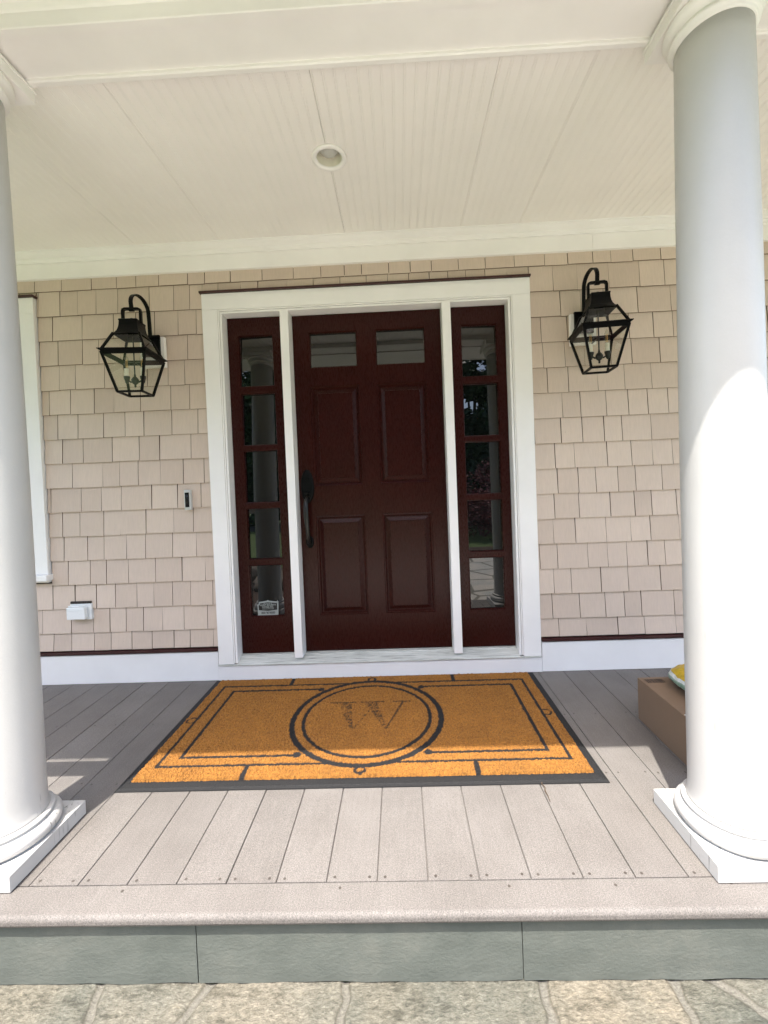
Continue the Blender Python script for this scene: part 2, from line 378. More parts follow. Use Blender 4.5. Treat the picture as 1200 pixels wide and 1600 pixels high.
# near flagstones, modelled joints
def flagstones():
    x0, x1, y0, y1, st = -1.9, 2.2, -1.80, -1.335, .006
    nx, ny = int((x1-x0)/st), int((y1-y0)/st)
    rnd = random.Random(5); pts = []
    cx = x0 - .3
    while cx < x1 + .3:
        w = rnd.choice([.42, .55, .62, .30]); pts += [(cx + w*.5, -1.46 + rnd.uniform(-.10, .08), w), (cx + w*.45 + rnd.uniform(-.1, .1), -1.83 + rnd.uniform(-.05, .05), w)]
        cx += w
    pts += [(.62, -1.60, .1), (1.02, -1.36, .2), (-.78, -1.37, .1)]
    me = bpy.data.meshes.new('flagstone_patio'); vs_, fs, jt, tn = [], [], [], []
    for j in range(ny+1):
        for i in range(nx+1):
            x, y = x0 + i*st, y0 + j*st
            wx = x + .03*mnoise.noise((x*6, y*6, 1)) + .01*mnoise.noise((x*25, y*25, 4)); wy = y + .03*mnoise.noise((x*6, y*6, 9)) + .01*mnoise.noise((x*25, y*25, 14))
            dd = sorted(((math.hypot(wx-p[0], (wy-p[1])*1.25), k) for k, p in enumerate(pts)))[:2]
            e = (dd[1][0] - dd[0][0])/2
            jn = 1 - min(1, max(0, (e - .004)/.009)); tn.append((math.sin(dd[0][1]*12.9898)*43758.5453) % 1)
            h = (1-jn)*(.007 + .006*mnoise.noise((dd[0][1]*7.3, 0, 0)) + .0035*mnoise.noise((x*28, y*28, 0)) + .0022*mnoise.noise((x*70, y*70, 0))) + .0015*mnoise.noise((x*90, y*90, 3))
            vs_.append((x, y, -.214 + h)); jt.append(jn)
    for j in range(ny):
        for i in range(nx):
            a = j*(nx+1)+i; fs.append((a, a+1, a+nx+2, a+nx+1))
    me.from_pydata(vs_, [], fs); at = me.attributes.new('joint', 'FLOAT', 'POINT'); at.data.foreach_set('value', jt); at = me.attributes.new('tone', 'FLOAT', 'POINT'); at.data.foreach_set('value', tn)
    me.materials.append(M['flag'])
    for p in me.polygons: p.use_smooth = True
    o = bpy.data.objects.new('flagstone_patio', me); col.objects.link(o)
    tag(o, 'rough grey and tan flagstones with mortar joints at the foot of the step', 'patio', kind='structure')
flagstones()

# ================================================================== PORCH DECK
deck = thing('porch_deck', (0, 0, 0), 'grey composite board porch deck with a rounded edge board', 'porch deck')
bm = bmesh.new(); PITCH = .1448; X0 = -.541
k = int((XL - X0)/PITCH)
while X0 + k*PITCH < XR:
    a, c = X0 + k*PITCH + .0012, X0 + (k+1)*PITCH - .0012
    z = random.uniform(-.0006, .0006); q = .0026
    extrude_y([(a-.0011, -.026), (a-.0011, -.0065), (a, -.0065), (a, z-q), (a+q*.3, z-q*.3), (a+q, z), (c-q, z), (c-q*.3, z-q*.3), (c, z-q), (c, -.0066), (c+.0011, -.0066), (c+.0011, -.026)], -1.2715, .02, bm); k += 1
link('deck_boards', bm, 'deck', deck)
bm = bmesh.new(); prof = [(-1.2740, -.0270), (-1.2740, -.001), (-1.2750, .0002), (-1.3520, .0002)]
for i in range(1, 9): an = math.pi/2 * i/8; prof.append((-1.352 - .013*math.sin(an), -.0128 + .013*math.cos(an)))
prof += [(-1.3650, -.020), (-1.3625, -.0262), (-1.358, -.028)]
extrude_x(prof, XL, XR, bm); o = link('edge_board', bm, 'deck', deck, smooth=False)
link('joist_frame', B((XL, XR, -1.325, .02, -.20, -.0275)), 'gap', deck)
def in_mat(x, y): return -1.13 < x < .735 and -.92 < y < 0
k0 = int((-2.3 - X0)/PITCH)
bm0 = bmesh.new(); bmesh.ops.create_circle(bm0, cap_ends=True, segments=12, radius=.0042); me = bpy.data.meshes.new('screw'); bm0.to_mesh(me); bm0.free(); me.materials.append(M['screw'])
ns = 0
for yy, jit in ((-.4483, .004), (-.8547, .004), (-1.259, .002)):
    for k in range(k0, 16):
        for s in (.022, .122):
            x = X0 + k*PITCH + s; y = yy + random.uniform(-jit, jit)
            if in_mat(x, y) or x > 1.5 or (x < -1.75 and yy < -.5) or (.8 < x and yy < -1 and x > 1.13) or (x < -1.15 and yy < -1): continue
            if random.random() < .08: continue
            if s > .1 and yy < -1 and random.random() < .3: continue
            o = bpy.data.objects.new('screw', me); col.objects.link(o); o.parent = deck; o.location = (x, y, .0009); ns += 1
for x in (-.83, -.21, .26, .55, .86):
    o = bpy.data.objects.new('screw', me); col.objects.link(o); o.parent = deck; o.location = (x, -1.291 + random.uniform(-.004, .004), .0009)

rs = thing('bluestone_riser', (0, -1.345, -.208), 'long grey green bluestone slabs forming the step riser under the deck edge', 'step riser')
xs = [XL, -2.35, -1.47, -.595, .278, 1.15, 2.0, XR]
for a, c in zip(xs, xs[1:]):
    bm = bmesh.new(); nxs = max(2, int((c-a)/.03)); nzs = 8; g = []
    for j in range(nzs+1):
        g.append([bm.verts.new((a+.0012+(c-a-.0024)*i/nxs, -1.345 + .0012*mnoise.noise((a*3+i*.35, j*.5, a)), -.2035 + .004*mnoise.noise((i*.3, a, 0))*(j == 0) + (.1735)*j/nzs)) for i in range(nxs+1)])
    for j in range(nzs):
        for i in range(nxs): bm.faces.new((g[j][i], g[j][i+1], g[j+1][i+1], g[j+1][i]))
    e = bmesh.ops.extrude_face_region(bm, geom=bm.faces[:]); vv = [x for x in e['geom'] if isinstance(x, bmesh.types.BMVert)]
    for v in vv: v.co.y = -1.327
    o = link('slab', bm, 'bluestone'); o.parent = rs; o.matrix_parent_inverse = Matrix.Translation((0, 1.345, .208))
    
# ================================================================== HOUSE WALL
wall = thing('house_wall', (0, .02, 0), 'beige painted cedar shingle front wall of the house', 'house wall')
def wpart(name, bm, mat, **k):
    o = link(name, bm, mat, wall, **k); o.matrix_parent_inverse = Matrix.Translation((0, -.02, 0)); return o
wpart('sheathing', B((XL, -1.03, .026, .30, -.2, 3.4), (.70, XR, .026, .30, -.2, 3.4), (-1.03, .70, .026, .30, 2.20, 3.4), (-1.03, .70, .13, .30, -.2, 2.20)), 'sheath')
blocks = [(-1.111, .788, 0, 2.284), (-3.06, -2.104, .615, 2.316)]
courses = [.1985, .305] + [.305 + .1451*i for i in range(1, 16)]
bm = bmesh.new(); rnd = random.Random(11)
for ci in range(len(courses)-1):
    z0, z1 = courses[ci], courses[ci+1] + .010
    x = XL - rnd.uniform(0, .1)
    while x < XR:
        w = rnd.choice([rnd.uniform(.095, .125), rnd.uniform(.11, .16), rnd.uniform(.13, .19)])
        xa, xb = max(x, XL), min(x + w, XR); x += w
        pieces = [(xa, xb, z0)]
        for bx0, bx1, bz0, bz1 in blocks:
            nw = []
            for a, c, zz in pieces:
                if c <= bx0 or a >= bx1 or zz >= bz1 or z1 <= bz0 + .02: nw.append((a, c, zz)); continue
                if a < bx0: nw.append((a, bx0, zz))
                if c > bx1: nw.append((bx1, c, zz))
                if bz1 < z1 - .03: nw.append((max(a, bx0), min(c, bx1), bz1))
            pieces = nw
        for a, c, zz in pieces:
            if c - a < .004: continue
            gp = rnd.uniform(.0008, .0022); sk = rnd.uniform(-.0018, .0018); zb = zz + rnd.uniform(-.0014, .0014) * (zz == z0); th = rnd.uniform(-.0010, .0010)
            yb, yt = .0125 + th, .0225 + th
            a1, c1, a2, c2 = a+gp, c-gp, a+gp+sk, c-gp+rnd.uniform(-.0018, .0018)
            f = [bm.verts.new(p) for p in ((a1, yb, zb), (c1, yb, zb + rnd.uniform(-.0008, .0008)), (c2, yt, z1), (a2, yt, z1))]
            bk = [bm.verts.new((v.co.x, .0262, v.co.z)) for v in f]
            bm.faces.new(f)
            for i in range(4): bm.faces.new((f[i], f[(i+1) % 4], bk[(i+1) % 4], bk[i])).material_index = 1
shc = wpart('shingle_cladding', bm, 'shingle'); shc.data.materials.append(M['cedar'])
for a, c in ((XL, -1.112), (.790, XR)):
    wpart('skirt_board', B((a, c, .001, .0255, .0005, .1720)), 'skirt', bevel=.0012)
    wpart('water_table_strip', B((a, c, -.006, .0255, .1765, .1905)), 'maroon_trim', bevel=.001)
wpart('frieze_board', B((XL, 1.145, -.002, .0255, 2.404, 2.492), (1.1462, XR, -.002, .0255, 2.4045, 2.492)), 'trim', bevel=.001)
cr = [(.02, 2.4925), (-.010, 2.4925), (-.012, 2.498), (-.019, 2.502), (-.024, 2.506), (-.026, 2.511), (-.036, 2.513), (-.049, 2.5175), (-.060, 2.5235), (-.064, 2.527), (-.073, 2.5275), (-.076, 2.534), (.02, 2.534)]
o = wpart('crown_molding', extrude_x(cr, XL, XR), 'trim')

# ================================================================== CEILING
ceil = thing('porch_ceiling', (0, -.55, 2.53), 'cream white beadboard ceiling of the porch', 'ceiling')
def cpart(name, bm, mat, **k):
    o = link(name, bm, mat, ceil, **k); o.matrix_parent_inverse = Matrix.Translation((0, .55, -2.53)); return o
P = .0406; hole = (-.245, -.617, .062)
seams = [-3.50, -2.85, -2.20, -1.44, -.96, -.25, .39, .711, 1.373, 2.02, 2.67, 3.32]
sheets = sorted(seams + [XL, XR])
BY0, BY1 = -1.036, -.070
for a, c in zip(sheets, sheets[1:]):
    pr = []; nb = max(1, round((c-a)/P)); pp = (c-a)/nb
    for i in range(nb):
        x = a + i*pp
        g0 = .0035 if i == 0 else .0017
        pr += [(x + (.0006 if i == 0 else 0), 2.53 + (.008 if i == 0 else 0)), (x+.0010, 2.53+g0*.2), (x+.0026, 2.5300), (x+.0052, 2.5296), (x+.0066, 2.5304), (x+.0078, 2.53+g0*.75), (x+.0092, 2.53), (x + pp - .0010, 2.53)]
        if i < nb-1: pr += [(x + pp - .0001, 2.53+.0022)]
    pr += [(c-.0006, 2.53), (c-.0006, 2.538)]
    # build strips, leave the hole for the can light
    bm = bmesh.new()
    def strip(y0, y1, pts):
        A_ = [bm.verts.new((x, y0, z)) for x, z in pts]; C_ = [bm.verts.new((x, y1, z)) for x, z in pts]
        for i in range(len(pts)-1): bm.faces.new((A_[i], A_[i+1], C_[i+1], C_[i]))
    hx, hy, hr = hole
    if c < hx-hr or a > hx+hr: strip(BY0, BY1, pr)
    else:
        strip(BY0, hy-hr, pr); strip(hy+hr, BY1, pr)
        lft = [p for p in pr if p[0] < hx-hr]; rgt = [p for p in pr if p[0] > hx+hr]
        if len(lft) > 1: strip(hy-hr, hy+hr, lft + ([(hx-hr, 2.53)]))
        if len(rgt) > 1: strip(hy-hr, hy+hr, ([(hx+hr, 2.53)]) + rgt)
        # corners between square cut and round trim
        for i in range(24):
            a0, a1 = 2*math.pi*i/24, 2*math.pi*(i+1)/24
            def sq(t):
                cx, sy = math.cos(t), math.sin(t); m_ = max(abs(cx), abs(sy)); return (hx+hr*cx/m_, hy+hr*sy/m_, 2.5301)
            q = [sq(a0), sq(a1), (hx+.058*math.cos(a1), hy+.058*math.sin(a1), 2.5301), (hx+.058*math.cos(a0), hy+.058*math.sin(a0), 2.5301)]
            if all(a-1e-3 <= p[0] <= c+1e-3 for p in q): bm.faces.new([bm.verts.new(p) for p in q])
    cpart('beadboard_panel', bm, 'ceiling')
cpart('backing_board', B((XL, XR, -1.03, .02, 2.66, 2.70)), 'gap')

lt = thing('recessed_light', (-.245, -.617, 2.53), 'round recessed can light with white trim ring set in the porch ceiling', 'ceiling light')
def lpart(name, bm, mat, **k):
    o = link(name, bm, mat, lt, **k); o.matrix_parent_inverse = Matrix.Translation((.245, .617, -2.53)); return o
tr_ = [(.0535, 2.531), (.0535, 2.5275), (.056, 2.5225), (.062, 2.5205), (.069, 2.5210), (.0735, 2.5235), (.0745, 2.5285), (.068, 2.5305)]
lpart('trim_ring', lathe(tr_, -.245, -.617, 64, caps=False), 'trim', smooth=True)
lpart('can_baffle', lathe([(.0540, 2.5265), (.0535, 2.555), (.052, 2.60), (.050, 2.615), (.002, 2.616)], -.245, -.617, 64, caps=False), 'wax', smooth=True)
pr = [(.002, 2.5395)] + [(.043*math.sin(t), 2.572 - .0325*math.cos(t)) for t in [i*math.pi/2/8 for i in range(1, 9)]] + [(.039, 2.595), (.022, 2.613)]
lpart('bulb', lathe(pr, -.245, -.617, 48, caps=False), 'frost', smooth=True)

# ================================================================== BEAM + ROOF
prof = [(-1.036, 2.60), (-1.036, 2.494), (-1.040, 2.491), (-1.054, 2.491), (-1.0585, 2.4945), (-1.0585, 2.503), (-1.190, 2.503), (-1.190, 2.4945), (-1.211, 2.4945), (-1.2135, 2.497), (-1.2135, 2.538), (-1.219, 2.542), (-1.226, 2.552), (-1.240, 2.556), (-1.243, 2.60)]
o = link('porch_beam', extrude_x(prof, XL, XR), 'trim'); tag(o, 'white boxed beam running across the two columns at the top', 'beam')
rf = thing('porch_roof', (0, -.9, 2.60), 'porch roof with overhanging white eave above the beam', 'roof')
def rpart(name, bm, mat, **k):
    o = link(name, bm, mat, rf, **k); o.matrix_parent_inverse = Matrix.Translation((0, .9, -2.60)); return o
rpart('eave_soffit', B((XL, XR, -1.715, -1.245, 2.601, 2.615)), 'trim')
rpart('fascia_board', B((XL, XR, -1.73, -1.716, 2.5955, 2.72)), 'trim')
rpart('roof_slope', extrude_x([(-1.735, 2.722), (.02, 3.10), (.02, 3.14), (-1.735, 2.745)], XL, XR), 'roof')

# ================================================================== COLUMNS
def column(cx, cy, label):
    t = thing('porch_column', (cx, cy, 0), label, 'column', 'round white porch columns')
    def cp(name, bm, mat='column', **k):
        o = link(name, bm, mat, t, **k); o.matrix_parent_inverse = Matrix.Translation((-cx, -cy, 0)); return o
    h = .1455
    cp('plinth', B((cx-h, cx+h, cy-h, cy+h, .003, .0505)), bevel=.0015)
    pr = [(.112, .0508), (.136, .0508)]
    for i in range(0, 13): a = -math.pi/2 + math.pi*i/12; pr.append((.1215 + .0215*math.cos(a), .0735 + .0225*math.sin(a)))
    pr += [(.1205, .0975), (.1205, .1005), (.1235, .1025), (.1250, .1055), (.1240, .1090), (.1210, .1110), (.1135, .1125), (.100, .1130)]
    cp('base_molding', lathe(pr, cx, cy, 128), smooth=True)
    pr = []
    for i in range(41):
        f = i/40; z = .1128 + f*(2.385-.1128)
        r_ = .1060 - .0105*max(0, (f-.33)/.67)**1.7
        if i == 0: pr.append((.1115, z)); pr.append((.1095, z+.006)); pr.append((.1070, z+.018)); continue
        pr.append((r_, z))
    cp('shaft', lathe(pr, cx, cy, 128), smooth=True)
    pr = [(.094, 2.3800), (.0985, 2.3800), (.1025, 2.3830), (.1025, 2.3865), (.1055, 2.3885), (.1095, 2.3930), (.1105, 2.3980), (.1085, 2.4030), (.1045, 2.4060), (.1010, 2.4080), (.1000, 2.4110), (.1040, 2.4140), (.1130, 2.4185), (.1200, 2.4250), (.1232, 2.4330), (.1225, 2.4400), (.119, 2.4462), (.10, 2.4466)]
    cp('capital', lathe(pr, cx, cy, 128), 'trim', smooth=True)  # capital and abacus sit in shade, so they take the brighter white
    h = .1240
    cp('abacus', B((cx-h, cx+h, cy-h, cy+h, 2.4470, 2.4815), (cx-h-.004, cx+h+.004, cy-h-.004, cy+h+.004, 2.4816, 2.4905)), 'trim', bevel=.0012)
    return t
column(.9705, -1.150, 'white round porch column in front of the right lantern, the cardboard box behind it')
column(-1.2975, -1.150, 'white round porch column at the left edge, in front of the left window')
hr_ = thing('handrail', (-2.4, -1.15, 0), 'white handrail left of the left column, shown by its shadow band on the deck', 'handrail')
o = link('rail', B((-3.40, -1.400, -1.18, -1.12, .938, 1.028)), 'trim', hr_, bevel=.004); o.matrix_parent_inverse = Matrix.Translation((2.4, 1.15, 0))
o = link('post', B((-3.46, -3.37, -1.195, -1.105, .001, 1.06)), 'trim', hr_, bevel=.004); o.matrix_parent_inverse = Matrix.Translation((2.4, 1.15, 0))

# ================================================================== DOOR SURROUND
df = thing('door_frame', (-.16, 0, 0), 'wide white door frame with mullions, weathered sill and dark red cap', 'door frame')
def dpart(parent, name, bm, mat, **k):
    o = link(name, bm, mat, parent, **k); o.matrix_parent_inverse = Matrix.Translation(-Vector(parent.location)); return o
JL, JR, TZ = -.996, .660, 2.153
dpart(df, 'casing', B((-1.1090, -1.0195, .0, .0255, .0945, 2.1755)), 'casing', bevel=.001)
dpart(df, 'casing', B((.6850, .7860, .0, .0255, .0945, 2.1755)), 'casing', bevel=.001)
dpart(df, 'head_casing', B((-1.1090, .7860, -.0005, .0255, 2.1762, 2.2695)), 'casing', bevel=.001)
bm = bmesh.new()
# bead molding round the opening
for a, c in ((-1.0185, -1.0105), (-1.0075, JL)): box(bm, a, c, .003, .024, .098, 2.1750 - (a + 1.0185))
for a, c in ((.6760, .6840), (JR, .6725)): box(bm, a, c, .003, .024, .098, 2.1750 - (.6840 - c))
box(bm, -1.0104, .6759, .0035, .024, 2.1675, 2.1752); box(bm, JL+.0002, JR-.0002, .0035, .024, TZ, 2.1640)
dpart(df, 'bead_molding', bm, 'casing', bevel=.0012)
dpart(df, 'jamb', B((-1.02, JL-.0015, .0245, .13, .10, 2.18)), 'casing')
dpart(df, 'jamb', B((JR+.0015, .684, .0245, .13, .10, 2.18)), 'casing')
dpart(df, 'head_jamb', B((JL-.0014, JR+.0014, .0246, .13, TZ+.0015, 2.18)), 'casing')
dpart(df, 'mullion', B((-.6545, -.6065, -.004, .12, .1225, TZ-.0005)), 'casing', bevel=.0015)
dpart(df, 'mullion', B((.2815, .3310, -.004, .12, .1225, TZ-.0005)), 'casing', bevel=.0015)
sill = extrude_x([(-.010, .0885), (-.010, .0935), (.062, .1195), (.062, .1235), (.13, .1245), (.13, .06), (.0, .06), (.0, .0885)], -.9965, .6605)
box(sill, -1.1095, -.9967, -.010, .0, .0885, .0935); box(sill, .6607, .7865, -.010, .0, .0885, .0935)
dpart(df, 'sill', sill, 'sill')
dpart(df, 'sill_board', B((-1.1098, .7878, -.003, .0255, .0008, .0875)), 'skirt', bevel=.001)
dpart(df, 'cap_flashing', B((-1.1165, .7895, -.016, .0255, 2.2700, 2.2812)), 'maroon_trim', bevel=.001)

# ---- door slab
YD = .088
door = thing('front_door', (-.16, YD, .125), 'dark maroon six panel front door with two small windows and black handle', 'door')
DA = (-.6055, .2805, .1265, 2.151)
glz = [(-.508, -.224, 1.838, 2.050), (-.109, .184, 1.838, 2.050)]
pan = [(-.515, -.219, 1.128, 1.728), (-.112, .188, 1.128, 1.728), (-.513, -.214, .342, .947), (-.110, .190, .342, .947)]
dpart(door, 'door_slab', frame_with_holes(DA, glz+pan, YD, YD+.04), 'maroon')
def panel(h):
    bm = bmesh.new(); seq = [(0, 0), (.003, .005), (.009, .006), (.014, .012), (.017, .0175), (.0225, .0175), (.044, .0075), (.0455, .0030), (.049, .0030)]
    for (d0, y0), (d1, y1) in zip(seq, seq[1:]): ring_rect(bm, rect_in(h, d0), YD+y0, rect_in(h, d1), YD+y1)
    fill_rect(bm, rect_in(h, seq[-1][0]), YD+seq[-1][1]); bmesh.ops.remove_doubles(bm, verts=bm.verts[:], dist=1e-5)
    return bm
for h in pan: dpart(door, 'panel', panel(h), 'maroon')
def glazing(parent, h, ydepth, stick=.009, tilt=0.0, yaw=0.0):
    bm = bmesh.new(); seq = [(-.001, 0), (stick*.4, .001), (stick*.7, .004), (stick, .010), (stick, .034)]
    for (d0, y0), (d1, y1) in zip(seq, seq[1:]): ring_rect(bm, rect_in(h, d0), ydepth-.001+y0, rect_in(h, d1), ydepth-.001+y1)
    bmesh.ops.remove_doubles(bm, verts=bm.verts[:], dist=1e-5)
    w = dpart(parent, 'glazing_bead', bm, 'maroon')
    g = rect_in(h, stick - .001); bm = B((g[0], g[1], ydepth+.018, ydepth+.022, g[2], g[3]))
    ce = Vector(((g[0]+g[1])/2, ydepth+.02, (g[2]+g[3])/2))
    mm = Matrix.Translation(ce) @ Matrix.Rotation(yaw, 4, 'Z') @ Matrix.Rotation(-tilt, 4, 'X') @ Matrix.Translation(-ce); bmesh.ops.transform(bm, matrix=mm, verts=bm.verts[:])
    p = dpart(parent, 'pane', bm, 'pane')
    return p
for h in glz: glazing(door, (h[0]-.004, h[1]+.004, h[2]-.004, h[3]+.004), YD, tilt=R(3.4))
# handle set
hs = bmesh.new(); HX = -.5545
hd = dpart(door, 'handle_plate', (lambda bm: bm)(B((0, .001, 0, .001, 0, .001))), 'black')
bm = bmesh.new()
def oval(bm, cx, cz, rx, rz, y0, y1, seg=40):
    rings = []
    for s, y in ((1, y0), (1, (y0*2+y1)/3), (.93, y1*.8+y0*.2), (.80, y1)):
        rings.append([bm.verts.new((cx+rx*s*math.cos(2*math.pi*i/seg), y, cz+rz*s*math.sin(2*math.pi*i/seg))) for i in range(seg)])
    for a, c in zip(rings, rings[1:]):
        for i in range(seg): bm.faces.new((a[i], a[(i+1) % seg], c[(i+1) % seg], c[i]))
    bm.faces.new(rings[-1])
oval(bm, HX, 1.128, .040, .102, YD, YD-.012); oval(bm, HX, .792, .024, .036, YD, YD-.010)
oval(bm, HX, 1.175, .013, .013, YD-.011, YD-.018)
me = bpy.data.meshes.new('handle_plate'); bmesh.ops.recalc_face_normals(bm, faces=bm.faces[:]); bm.to_mesh(me); bm.free(); me.materials.append(M['black'])
for p in me.polygons: p.use_smooth = len(p.vertices) == 4
hd.data = me
pts = [(HX+.002, YD-.008, 1.068), (HX, YD-.030, 1.062), (HX-.003, YD-.048, 1.040), (HX-.004, YD-.056, 1.00), (HX-.003, YD-.058, .95), (HX, YD-.055, .89), (HX+.002, YD-.048, .84), (HX+.001, YD-.034, .805), (HX, YD-.018, .790), (HX, YD-.006, .786)]
dpart(door, 'handle_grip', tube(pts, [.008, .009, .0125, .0145, .0145, .0125, .0105, .010, .013, .011], 12), 'bronze', smooth=True)
dpart(door, 'thumb_latch', B((HX-.013, HX+.013, YD-.042, YD-.008, 1.084, 1.091)), 'black', bevel=.003)

# ---- sidelights
def sidelight(A, xa, xb, label, yaw):
    y = .080
    t = thing('sidelight', ((A[0]+A[1])/2, y, .125), label, 'sidelight window', 'sidelights flanking the door')
    rows = [(1.742, 2.047), (1.389, 1.701), (1.043, 1.356), (.700, 1.007), (.350, .662)]
    H = [(xa, xb, a, c) for a, c in rows]
    dpart(t, 'sash', frame_with_holes(A, H, y, y+.042), 'maroon')
    for i, h in enumerate(H): glazing(t, (h[0]-.003, h[1]+.003, h[2]-.003, h[3]+.003), y, .007, tilt=R((3.2, 2.4, 1.6, .8, .2)[i]), yaw=yaw)
    return t
sl = sidelight((-.9955, -.6550, .1265, 2.1520), -.932, -.726, 'maroon sidelight with five stacked panes and a security sticker, left of the door', R(-1.7))
sr = sidelight((.3315, .6595, .1265, 2.1520), .399, .608, 'maroon sidelight with five stacked panes and no sticker, right of the door', R(1.0))
# sticker
y = .0885
st = bpy.data.objects.new('security_sticker', None)
bm = bmesh.new()
out = [(-.894, .425), (-.886, .427), (-.884, .440), (-.836, .446), (-.829, .451), (-.822, .446), (-.775, .440), (-.770, .446), (-.764, .440), (-.767, .358), (-.893, .358)]
out = [(x, z - .004) for x, z in out]
f = bm.faces.new([bm.verts.new((x, y, z)) for x, z in out]); e = bmesh.ops.extrude_face_region(bm, geom=[f])
for v in e['geom']:
    if isinstance(v, bmesh.types.BMVert): v.co.y += .0006
stk = dpart(sl, 'security_sticker', bm, 'sticker_w')
bm = bmesh.new()
inn = [(-.886, .419), (-.879, .421), (-.878, .431), (-.829, .437), (-.778, .431), (-.773, .433), (-.773, .390), (-.829, .384), (-.886, .390)]
f = bm.faces.new([bm.verts.new((x, y-.0006, z - .004)) for x, z in inn])
o = link('sticker_field', bm, 'sticker_k', stk); o.matrix_parent_inverse = stk.matrix_parent_inverse.copy()
o.matrix_parent_inverse = Matrix.Identity(4)
for body, size, zz, mm, bd, sx in (('PROTECTED BY', .0075, .4255, 'sticker_w', .0002, 1), ('ALERT SECURITY', .0140, .4155, 'sticker_w', .0004, .92), ('SYSTEMS, INC.', .0125, .4030, 'sticker_w', .0004, .9),
                             ('BURGLAR & FIRE ALARMS', .0065, .3925, 'sticker_w', .0001, .95), ('203-967-8333', .0165, .3685, 'sticker_k', .0005, .92)):
    o = text_mesh(body, size, mm, stk, (-.829, y-.0012, zz), bold=bd, sx=sx); o.matrix_parent_inverse = Matrix.Identity(4)
# stk itself has identity local transform with inverse of sl location -> world coords = identity
# ================================================================== LEFT WINDOW
wn = thing('house_window', (-2.58, 0, .63), 'white framed window half hidden behind the left column', 'window')
dpart(wn, 'casing', B((-2.196, -2.108, -.004, .0255, .6665, 2.2075), (-3.056, -2.968, -.004, .0255, .6665, 2.2075), (-3.056, -2.108, -.0045, .0255, 2.2080, 2.300)), 'casing', bevel=.001)
dpart(wn, 'sill', B((-3.070, -2.094, -.034, .0255, .632, .6655)), 'casing', bevel=.002)
dpart(wn, 'apron', B((-3.056, -2.108, -.004, .0255, .618, .6315)), 'casing')
dpart(wn, 'cap_flashing', B((-3.064, -2.098, -.016, .0255, 2.3005, 2.3125)), 'maroon_trim', bevel=.001)
sh = frame_with_holes((-2.967, -2.197, .667, 2.207), [(-2.91, -2.25, .72, 1.41), (-2.91, -2.25, 1.46, 2.15)], .010, .0255)
dpart(wn, 'sash', sh, 'trim')
dpart(wn, 'pane', B((-2.915, -2.245, .0195, .0225, .715, 1.415)), 'pane'); dpart(wn, 'pane', B((-2.915, -2.245, .0195, .0225, 1.455, 2.155)), 'pane')

